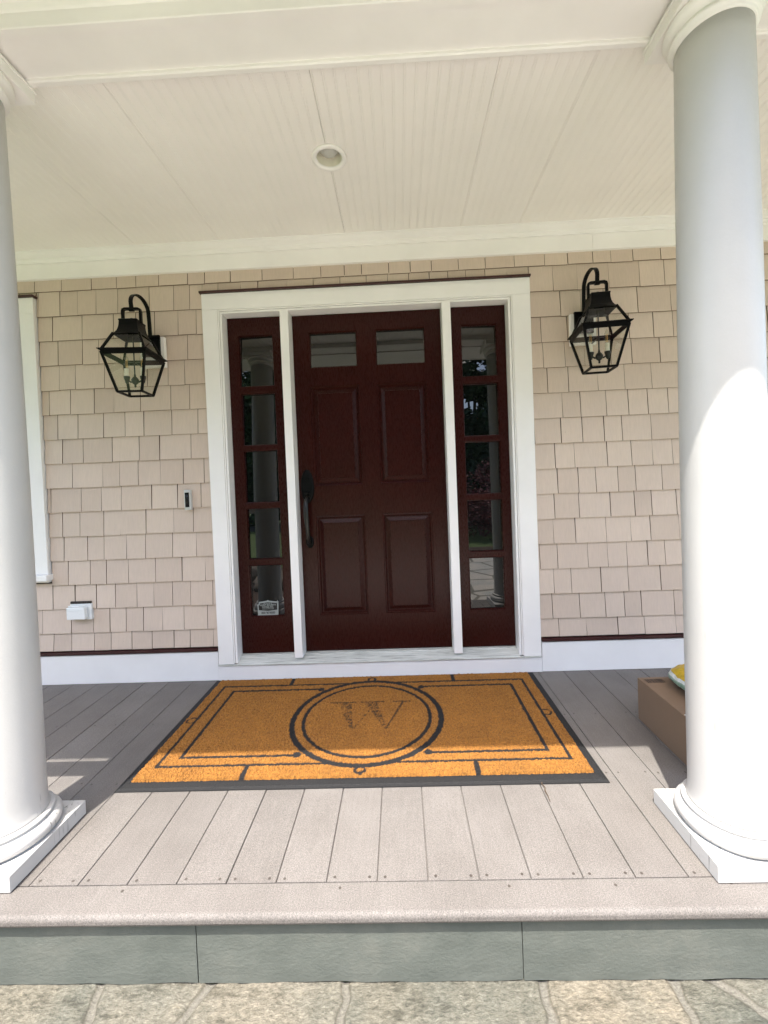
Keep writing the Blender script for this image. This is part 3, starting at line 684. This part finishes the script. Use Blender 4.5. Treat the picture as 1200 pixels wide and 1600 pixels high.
# ================================================================== LANTERNS
def lantern(x, dz, yaw, label):
    t = thing('wall_lantern', (x, 0, 1.95 + dz), label, 'wall lantern', 'pair of black wall lanterns'); bx, by, bz = x, 0, 1.95 + dz
    piv = Matrix.Identity(4)
    def lp(name, bm, mat, turn=True, smooth=False, bevel=0):
        # geometry given in lantern coordinates: x across, y depth (0 wall), z from the brim at 0
        if turn:
            rotm = Matrix.Translation((0, -.19, 0)) @ Matrix.Rotation(yaw, 4, 'Z') @ Matrix.Translation((0, .19, 0)); bmesh.ops.transform(bm, matrix=rotm, verts=bm.verts[:])
        bmesh.ops.translate(bm, vec=(0, 0, -.07), verts=bm.verts[:])
        return link(name, bm, mat, t, smooth=smooth, bevel=bevel)
    Y = -.19
    # white mounting block & black plate
    lp('mounting_block', B((-.072, .072, -.014, .012, -.015, .160)), 'trim', False, bevel=.002)
    lp('backplate', B((-.052, .052, -.030, -.0145, .045, .158), (-.060, .060, -.045, -.0305, .150, .160)), 'black', False, bevel=.001)
    W, w, zb, zt = .112, .062, -.205, 0.0
    c4_ = [(-1, -1), (1, -1), (1, 1), (-1, 1)]
    bm = bmesh.new()
    for sx, sy in c4_: bar((sx*w, Y+sy*w, zb), (sx*W*.97, Y+sy*W*.97, zt-.008), .0108, bm)
    for i in range(4):
        a, c = c4_[i], c4_[(i+1) % 4]
        bar((a[0]*w, Y+a[1]*w, zb), (c[0]*w, Y+c[1]*w, zb), .0100, bm)
    lp('cage', bm, 'black')
    # brim : flared lip
    bm = bmesh.new(); rr = []
    for s, z in ((W*.97, -.022), (W*1.0, -.004), (W*1.10, .002), (W*1.09, .006), (W*.95, .006), (W*.93, -.020)):
        rr.append([bm.verts.new((a*s, Y+b_*s, z)) for a, b_ in c4_])
    for k in range(len(rr)):
        a, c = rr[k], rr[(k+1) % len(rr)]
        for i in range(4): bm.faces.new((a[i], a[(i+1) % 4], c[(i+1) % 4], c[i]))
    lp('brim', bm, 'black')
    r0, z0 = .066, .100
    for sx, sy in c4_: lp('roof_rib', bar((sx*W*.96, Y+sy*W*.96, .003), (sx*r0, Y+sy*r0, z0), .0100), 'black')
    # collar
    bm = bmesh.new(); rr = []
    for s, z in ((.073, .095), (.069, .097), (.061, .107), (.054, .120), (.0495, .136), (.0470, .152), (.0458, .172), (.0475, .174), (.0475, .180), (.044, .183)):
        rr.append([bm.verts.new((a*s, Y+b_*s, z)) for a, b_ in c4_])
    for a, c in zip(rr, rr[1:]):
        for i in range(4): bm.faces.new((a[i], a[(i+1) % 4], c[(i+1) % 4], c[i]))
    bm.faces.new(rr[-1])
    lp('collar', bm, 'black')
    bm = lathe([(.001, .182), (.011, .183), (.013, .190), (.009, .199), (.001, .202)], 0, Y, 16, caps=False)
    lp('knob', bm, 'black', smooth=True)
    # handle ring (rounded rectangle in the XZ plane)
    pts = [(-.046, Y, .172), (-.046, Y, .236), (-.043, Y, .246), (-.034, Y, .250), (.034, Y, .250), (.043, Y, .246), (.046, Y, .236), (.046, Y, .172)]
    bm = tube(pts, 0, bm=None, flat=(.012, .016)); lp('handle', bm, 'black')
    bm = tube([(-.012, Y, .247), (.012, Y, .247)], .011, 10); lp('handle_sleeve', bm, 'black')
    # gooseneck strap
    pts = [(0, Y, .249)]
    for i in range(0, 15):
        a = math.pi*(1 - i/14); pts.append((0, Y + .078 + .080*math.cos(a) - .002, .288 + .062*math.sin(a)))
    pts += [(0, -.030, .24), (0, -.028, .18), (0, -.028, .10)]
    bm = tube(pts, 0, flat=(.020, .007)); lp('gooseneck', bm, 'black', False)
    bm = bmesh.new(); bar((0, -.03, .135), (0, Y+.05, .150), .010, bm); lp('support_arm', bm, 'black', False)
    # glass
    for i in range(4):
        a, c = c4_[i], c4_[(i+1) % 4]
        bm = bmesh.new(); q = .985
        bm.faces.new([bm.verts.new(p) for p in ((a[0]*w*q, Y+a[1]*w*q, zb+.004), (c[0]*w*q, Y+c[1]*w*q, zb+.004), (c[0]*W*.955, Y+c[1]*W*.955, -.012), (a[0]*W*.955, Y+a[1]*W*.955, -.012))])
        lp('glass_pane', bm, 'clear')
        bm = bmesh.new()
        bm.faces.new([bm.verts.new(p) for p in ((a[0]*W*.94, Y+a[1]*W*.94, .004), (c[0]*W*.94, Y+c[1]*W*.94, .004), (c[0]*r0*.98, Y+c[1]*r0*.98, z0+.002), (a[0]*r0*.98, Y+a[1]*r0*.98, z0+.002))])
        lp('roof_pane', bm, 'clear')
    # cluster
    bm = tube([(0, Y, .10), (0, Y, -.125)], .0035, 8); 
    lathe([(.001, -.172), (.004, -.170), (.006, -.163), (.004, -.158), (.014, -.150), (.019, -.138), (.019, -.130), (.013, -.120), (.006, -.113), (.004, -.10)], 0, Y, 20, bm, caps=False)
    for s in (-1, 1): 
        tube([(0, Y, -.140), (s*.022, Y, -.142), (s*.040, Y, -.130)], .0045, 8, bm)
        lathe([(.003, -.152), (.008, -.146), (.010, -.136), (.015, -.120), (.016, -.112), (.010, -.110)], s*.042, Y, 16, bm, caps=False)
    bar((-.03, Y, -.035), (.03, Y, -.035), .005, bm); bar((0, Y, -.035), (0, Y+.10, -.035), .005, bm)
    lp('candle_arm', bm, 'bronze', smooth=False)
    for s in (-1, 1):
        c = lp('candle_sleeve', lathe([(.0105, -.112), (.0105, -.070), (.007, -.069)], s*.042, Y, 18), 'wax', smooth=False)
        b_ = [(.007, -.069), (.008, -.062), (.013, -.045), (.014, -.034), (.011, -.018), (.006, -.004), (.001, .006)]
        b1 = link('bulb', (lambda q: (bmesh.ops.translate(q, vec=(0, 0, -.07), verts=q.verts[:]), q)[1])(lathe(b_, s*.042, Y, 18, caps=False)), 'clear', c, smooth=True)
        link('filament', (lambda q: (bmesh.ops.translate(q, vec=(0, 0, -.07), verts=q.verts[:]), q)[1])(tube([(s*.042-.004, Y, -.062), (s*.042-.003, Y, -.020), (s*.042+.003, Y, -.020), (s*.042+.004, Y, -.062)], .0013, 6)), 'filament', c)
    return t
lantern(-1.405, -.009, R(6), 'black glass lantern on the wall between the left column and the door')
lantern(1.074, .004, R(-6), 'black glass lantern on the wall between the door and the right column')

# ================================================================== DOORBELL, OUTLET
db = thing('video_doorbell', (-1.243, .012, 1.075), 'slim silver and black video doorbell on the shingles left of the door', 'doorbell')
dpart(db, 'housing', B((-1.2625, -1.2245, -.014, .014, 1.0175, 1.1365)), 'silver', bevel=.005, seg=3)
dpart(db, 'camera_face', B((-1.2555, -1.2310, -.0162, -.0135, 1.0350, 1.1210)), 'glossblack', bevel=.001)
bm = bmesh.new(); oval(bm, -1.2432, 1.101, .0085, .0085, -.0160, -.0185, 24); dpart(db, 'camera_lens', bm, 'lens')
bm = bmesh.new(); oval(bm, -1.2432, 1.077, .0095, .0095, -.0160, -.0178, 24); dpart(db, 'bell_button', bm, 'glossblack')
ot = thing('outdoor_outlet', (-1.925, .012, .44), 'white weatherproof outlet cover low on the shingle wall', 'outlet cover')
dpart(ot, 'mounting_block', B((-1.990, -1.862, .002, .020, .388, .482)), 'plastic', bevel=.002)
dpart(ot, 'flip_cover', B((-1.990, -1.880, -.030, -.002, .397, .469)), 'plastic', bevel=.004, seg=3)
dpart(ot, 'hinge', tube([(-1.988, -.012, .4725), (-1.886, -.012, .4725)], .004, 10), 'plastic', smooth=True)
dpart(ot, 'cover_rib', B((-1.984, -1.888, -.0325, -.0295, .4525, .4555)), 'plastic', bevel=.0008)
dpart(ot, 'wall_gap', B((-1.991, -1.866, .0065, .020, .4828, .4960)), 'gap')

# ================================================================== DOORMAT
mcx, mcy = -.197, -.455
dm = thing('doormat', (mcx, mcy, .002), 'large orange coir doormat with black rubber edge, ring and letter W', 'doormat')
def ramp_frame(bm, A, z0, C, z1):
    a = [bm.verts.new(p) for p in ((A[0],A[2],z0),(A[1],A[2],z0),(A[1],A[3],z0),(A[0],A[3],z0))]; c = [bm.verts.new(p) for p in ((C[0],C[2],z1),(C[1],C[2],z1),(C[1],C[3],z1),(C[0],C[3],z1))]
    for i in range(4): bm.faces.new((a[i], a[(i+1) % 4], c[(i+1) % 4], c[i]))
OA = (-1.1205, .7270, -.9060, -.0100)
bm = bmesh.new()
for (d0, z0), (d1, z1) in zip([(0, .001), (.001, .004), (.010, .0065), (.0115, .0055), (.013, .0072), (.034, .0100), (.036, .0085), (.05, .0085)], [(.001, .004), (.010, .0065), (.0115, .0055), (.013, .0072), (.034, .0100), (.036, .0085), (.05, .0085), (.44, .0085)]):
    ramp_frame(bm, rect_in(OA, d0), z0, rect_in(OA, d1), z1)
bmesh.ops.remove_doubles(bm, verts=bm.verts[:], dist=1e-5)
dpart(dm, 'rubber_border', bm, 'rubber')
def seg_d(px, py, ax, ay, bx, by):
    dx, dy = bx-ax, by-ay; t = max(0, min(1, ((px-ax)*dx+(py-ay)*dy)/(dx*dx+dy*dy))); return math.hypot(px-ax-t*dx, py-ay-t*dy)
def in_poly(x, y, P_):
    c = False; j = len(P_)-1
    for i in range(len(P_)):
        if (P_[i][1] > y) != (P_[j][1] > y) and x < (P_[j][0]-P_[i][0])*(y-P_[i][1])/(P_[j][1]-P_[i][1])+P_[i][0]: c = not c
        j = i
    return c
# W strokes from the photo (mat coordinates, metres)
Wp = [[(-.170, .128), (-.090, .128), (-.010-.045, -.112), (-.068, -.112), (-.150, .110)],
      [(-.018, .128), (.040, .128), (.100, -.112), (.088, -.112), (-.005, .090)]]
Wl = [((-.195, .130), (-.070, .130), .008), ((-.040, .130), (.075, .130), .008), ((-.060, -.105), (.012, .062), .008), ((.094, -.105), (.170, .120), .009), ((.125, .130), (.215, .132), .008), ((.012, .062), (.030, .085), .007)]
def mark(x, y):
    """returns ink 0..1"""
    wob = .0035*mnoise.noise((x*45, y*45, 2)) + .0025*mnoise.noise((x*120, y*120, 5))
    r_ = math.hypot(x, y); d = 9
    d = min(d, abs(r_-.352)-.0130, abs(r_-.300)-.0085)
    if r_ > .352:
        ax, ay = abs(x), abs(y)
        if ax < .838 and ay < .342: d = min(d, abs(ax-.834)-.0110, abs(ay-.337)-.0098)
        if ax < .763 and ay < .286 and ax > .272: d = min(d, abs(ax-.759)-.0100, abs(ay-.281)-.0090)
        d = min(d, math.hypot(ax-.272, ay-.276)-.018)
        if ay > .337: d = min(d, abs(ax-.455)-.010)
        d = min(d, abs(math.hypot(x, ay-.376)-.019)-.0060, abs(math.hypot(ax-.850, y)-.022)-.004)
    ink = 1 - min(1, max(0, (d + wob + .0015)/.003))
    worn = .7*mnoise.noise((x*38, y*60, 7)) + 1.0*mnoise.noise((x*140, y*170, 3))
    if r_ < .25:
        w = any(in_poly(x, y, p) for p in Wp) or any(seg_d(x, y, *a, *c) < t_*.6 for a, c, t_ in Wl)
        thin = any(seg_d(x, y, *a, *c) < t_*.6 for a, c, t_ in Wl[:2] + Wl[3:5])
        if w: ink = max(ink, max(0, min(1, (worn + (.60 if thin else .14))*3)) * .78)
    return ink
def coir():
    x0, x1, y0, y1, st = -1.0855, .6920, -.8620, -.0320, .0036
    nx, ny = int((x1-x0)/st), int((y1-y0)/st); vs_, fs, ik = [], [], []
    rnd = random.Random(3)
    for j in range(ny+1):
        for i in range(nx+1):
            x, y = x0+(x1-x0)*i/nx, y0+(y1-y0)*j/ny
            a = mark(x-mcx, y-mcy)
            edge = min(i, nx-i, j, ny-j)
            h = .0185 + rnd.uniform(-.0030, .0030) + .0022*mnoise.noise((x*90, y*70, 5)) + .0012*mnoise.noise((x*14, y*14, 0))
            h = h*(1-a) + (.0172 + rnd.uniform(-.0010, .0010))*a
            if math.hypot(x-mcx, y-mcy) < .25 and a > .02: h = .0180 + rnd.uniform(-.0018, .0018)
            jx = jy = 0
            if edge < 1: h = .0085
            elif edge < 3: h -= .003
            if edge < 2: jx, jy = rnd.uniform(-.002, .002), rnd.uniform(-.002, .002)
            vs_.append((x-mcx+jx, y-mcy+jy, h-.002)); ik.append(a)
    for j in range(ny):
        for i in range(nx):
            a = j*(nx+1)+i; fs.append((a, a+1, a+nx+2, a+nx+1))
    me = bpy.data.meshes.new('coir_pile'); me.from_pydata(vs_, [], fs)
    at = me.attributes.new('ink', 'FLOAT', 'POINT'); at.data.foreach_set('value', ik); me.materials.append(M['coir'])
    o = bpy.data.objects.new('coir_pile', me); col.objects.link(o); o.parent = dm
coir()

# ================================================================== BOX + BAG
bx = thing('cardboard_box', (1.25, -.72, .001), 'brown cardboard shipping box on the deck, half hidden behind the right column', 'box')
BX0, BX1, BYa, BYb, BZ = 1.056, 1.40, -.905, -.500, .192
dpart(bx, 'carton', B((BX0, BX1, BYa, BYb, .001, BZ)), 'card', bevel=.0025)
bm = bmesh.new(); rb_ = random.Random(2); x = 1.074
while x < 1.150:
    w = rb_.choice([.0012, .002, .0034, .005]); box(bm, x, x+w, -.556, -.520, BZ+.0004, BZ+.0009); x += w + rb_.choice([.0012, .0018, .0028])
dpart(bx, 'printed_barcode', bm, 'ink')
dpart(bx, 'packing_tape', B((BX0+.155, BX0+.205, BYa+.003, BYb-.003, BZ+.0003, BZ+.0007)), M['card'])
dpart(bx, 'shipping_label', B((1.0595, 1.125, -.892, -.812, BZ+.0008, BZ+.0013)), 'label')

bg_ = bmesh.new(); NU, NV = 64, 40; cxb, cyb, hx_, hy_ = 1.285, -.700, .142, .185; rows_ = []
vals = []
for j in range(NV+1):
    v = j/NV; ph = -math.pi/2 + math.pi*v; row = []
    for i in range(NU):
        a = 2*math.pi*i/NU
        ca, sa = math.cos(a), math.sin(a); sup = (abs(ca)**3.2 + abs(sa)**3.2)**(-1/3.2)
        rr_ = max(0.0, math.cos(ph))**.55
        wr = 1 + .035*mnoise.noise((ca*4, sa*4, ph*2)) + .02*mnoise.noise((ca*11, sa*11, ph*5))
        x = hx_*ca*sup*rr_*wr; yv = hy_*sa*sup*rr_*wr
        zz = (.052*math.sin(ph) if ph > 0 else .030*math.sin(ph)) * (1 + .25*mnoise.noise((ca*3*rr_, sa*3*rr_, 3))) + .006*mnoise.noise((ca*9, sa*9, ph*4))
        row.append(bg_.verts.new((x, yv, max(zz + .040, .001)))); vals.append(v)
    rows_.append(row)
for a, c in zip(rows_, rows_[1:]):
    for i in range(NU): bg_.faces.new((a[i], a[(i+1) % NU], c[(i+1) % NU], c[i]))
me = bpy.data.meshes.new('plastic_bag'); bmesh.ops.recalc_face_normals(bg_, faces=bg_.faces[:]); bg_.to_mesh(me); bg_.free()
at = me.attributes.new('band', 'FLOAT', 'POINT'); at.data.foreach_set('value', vals)
for p in me.polygons: p.use_smooth = True
me.materials.append(M['bag'])
o = bpy.data.objects.new('plastic_bag', me); col.objects.link(o); o.location = (cxb, cyb, BZ+.001); o.rotation_euler = (0, 0, R(4))
tag(o, 'crumpled yellow and pale green plastic bag lying on top of the cardboard box', 'bag')

# ================================================================== GARDEN (seen in the glass)
def crown(name, mat, rx, rz, cz, nleaf, size, seed, parent, clumps=46, flat=1.0):
    rnd = random.Random(seed); bm = bmesh.new(); cl = []
    for _ in range(clumps):
        while True:
            p = Vector((rnd.uniform(-1, 1), rnd.uniform(-1, 1), rnd.uniform(-1, 1)))
            if p.length < 1: break
        cl.append((Vector((p.x*rx, p.y*rx, cz + p.z*rz)), rnd.uniform(.22, .42)*rx))
    for _ in range(nleaf):
        c, r_ = rnd.choice(cl); d = Vector((rnd.gauss(0, 1), rnd.gauss(0, 1), rnd.gauss(0, 1)*flat)).normalized()
        p = c + d*r_*rnd.uniform(.55, 1.05); s = size*rnd.uniform(.6, 1.3)
        u = Vector((rnd.gauss(0, 1), rnd.gauss(0, 1), rnd.gauss(0, .6))).normalized(); w = u.cross(Vector((rnd.gauss(0, 1), rnd.gauss(0, 1), rnd.gauss(0, 1)))).normalized()
        bm.faces.new([bm.verts.new(p + q) for q in (-u*s, w*s*.45, u*s, -w*s*.45)])
    me = bpy.data.meshes.new(name); bm.to_mesh(me); bm.free(); me.materials.append(M[mat])
    o = bpy.data.objects.new(name, me); col.objects.link(o); o.parent = parent; return o, cl
def tree(x, y, mat, rx, rz, cz, nleaf, size, seed, label, group=None, tr=.16, name='garden_tree'):
    t = thing(name, (x, y, -.24), label, 'tree', group)
    o, cl = crown('crown', mat, rx, rz, cz, nleaf, size, seed, t)
    bm = tube([(0, 0, 0), (.03*rx, 0, cz*.4), (0, .04*rx, cz*.8), (0, 0, cz + rz*.5)], [tr*1.2, tr*.9, tr*.6, tr*.15], 10)
    for c, r_ in cl[:9]: tube([(0, 0, cz*.55), ((c.x)*.5, c.y*.5, (cz*.55+c.z)/2), tuple(c)], [tr*.4, tr*.25, tr*.08], 6, bm)
    link('trunk', bm, 'bark', t, smooth=True)
    return t
def dup(root, loc, rz, sc):
    r = root.copy(); col.objects.link(r); r.location = loc; r.rotation_euler = (0, 0, rz); r.scale = (sc,)*3
    for ch in list(root.children):
        c = ch.copy(); col.objects.link(c); c.parent = r
    return r
LB = 'dark leafy tree across the lawn, %s, mirrored in the left sidelight'
G = 'leafy trees across the lawn mirrored in the left sidelight'
t1 = tree(-5.2, -18.5, 'leaf', 2.6, 5.4, 5.9, 15000, .25, 21, LB % 'beside the column', G)
t2 = tree(-8.6, -19, 'leaf', 2.9, 5.4, 5.8, 15000, .25, 22, LB % 'second outward', G)
for k, (x, y, s_, l) in enumerate(((-12.5, -19, 1.1, 'third outward'), (-19, -18, 1.1, 'fourth outward'), (-1.0, -20.5, 1.15, 'farthest back'), (16, -20, 1.3, 'off alone'))):
    d_ = dup((t1, t2)[k % 2], (x, y, -.24), k*1.3, s_); d_['label'] = LB % l
G2 = 'evergreens mirrored in the right sidelight'; LB2 = 'dark dense evergreen mirrored in the right sidelight, %s'
e1 = tree(3.4, -14.0, 'needle', 2.1, 4.6, 4.2, 22000, .20, 31, LB2 % 'behind the red maple', G2)
for k, (x, y, s_, l) in enumerate(((.6, -15, 1.05, 'left of the one behind the maple'), (6.4, -14.5, 1.1, 'right of the one behind the maple'), (9.6, -15.5, 1.15, 'second right of the maple'), (12.6, -16, 1.15, 'outermost on the right'))):
    d_ = dup(e1, (x, y, -.24), k*2.1+1, s_); d_['label'] = LB2 % l
tree(3.2, -9.4, 'redleaf', 1.5, .95, 1.25, 12000, .055, 41, 'low dark red japanese maple mirrored in the right sidelight', None, .06, 'maple_tree')
bm = B((1.2, 7.0, -7.0, -5.3, -.3, -.20)); tag(link('planting_bed', bm, 'mulch'), 'dark mulch planting bed beside the walk', 'planting bed', kind='structure')

bm = B((-4.6, -1.64, -4.4, -1.95, -.3, -.205)); tag(link('flower_bed', bm, 'mulch'), 'brown mulch bed left of the terrace', 'planting bed', kind='structure')
M['rock'] = paint('garden_rock', (.22, .18, .14), .85, .35, 14, None, .8)
def rock(x, y, rx, rz, sd, lab):
    bm = bmesh.new(); bmesh.ops.create_icosphere(bm, subdivisions=4, radius=1)
    for v in bm.verts:
        k_ = 1 + .28*mnoise.noise(v.co*1.3 + Vector((sd, 0, 0))) + .10*mnoise.noise(v.co*4 + Vector((0, sd, 0)))
        v.co = Vector((v.co.x*rx*k_, v.co.y*rx*.8*k_, v.co.z*rz*k_))
    o = link('garden_rock', bm, 'rock'); o.location = (x, y, -.19); tag(o, lab, 'rock', 'rocks edging the bed mirrored in the left sidelight')
rock(-1.95, -3.0, .30, .22, 1, 'brown garden rock mirrored nearest the sticker in the left sidelight')
rock(-2.6, -3.5, .34, .27, 5, 'larger brown garden rock behind the first, mirrored in the left sidelight')
rock(-1.90, -4.0, .26, .20, 9, 'small brown garden rock farthest from the porch, mirrored in the left sidelight')
tw = tube([(.486, -.893, .004), (.478, -.908, .005), (.484, -.925, .004), (.478, -.945, .006), (.481, -.965, .003), (.479, -.992, .003)], [.0012, .0020, .0016, .0022, .0016, .001], 6)
M['twig'] = paint('twig', (.07, .045, .025), .8)
tag(link('twig', tw, 'twig'), 'short crooked brown twig caught in a deck gap in front of the mat', 'twig')
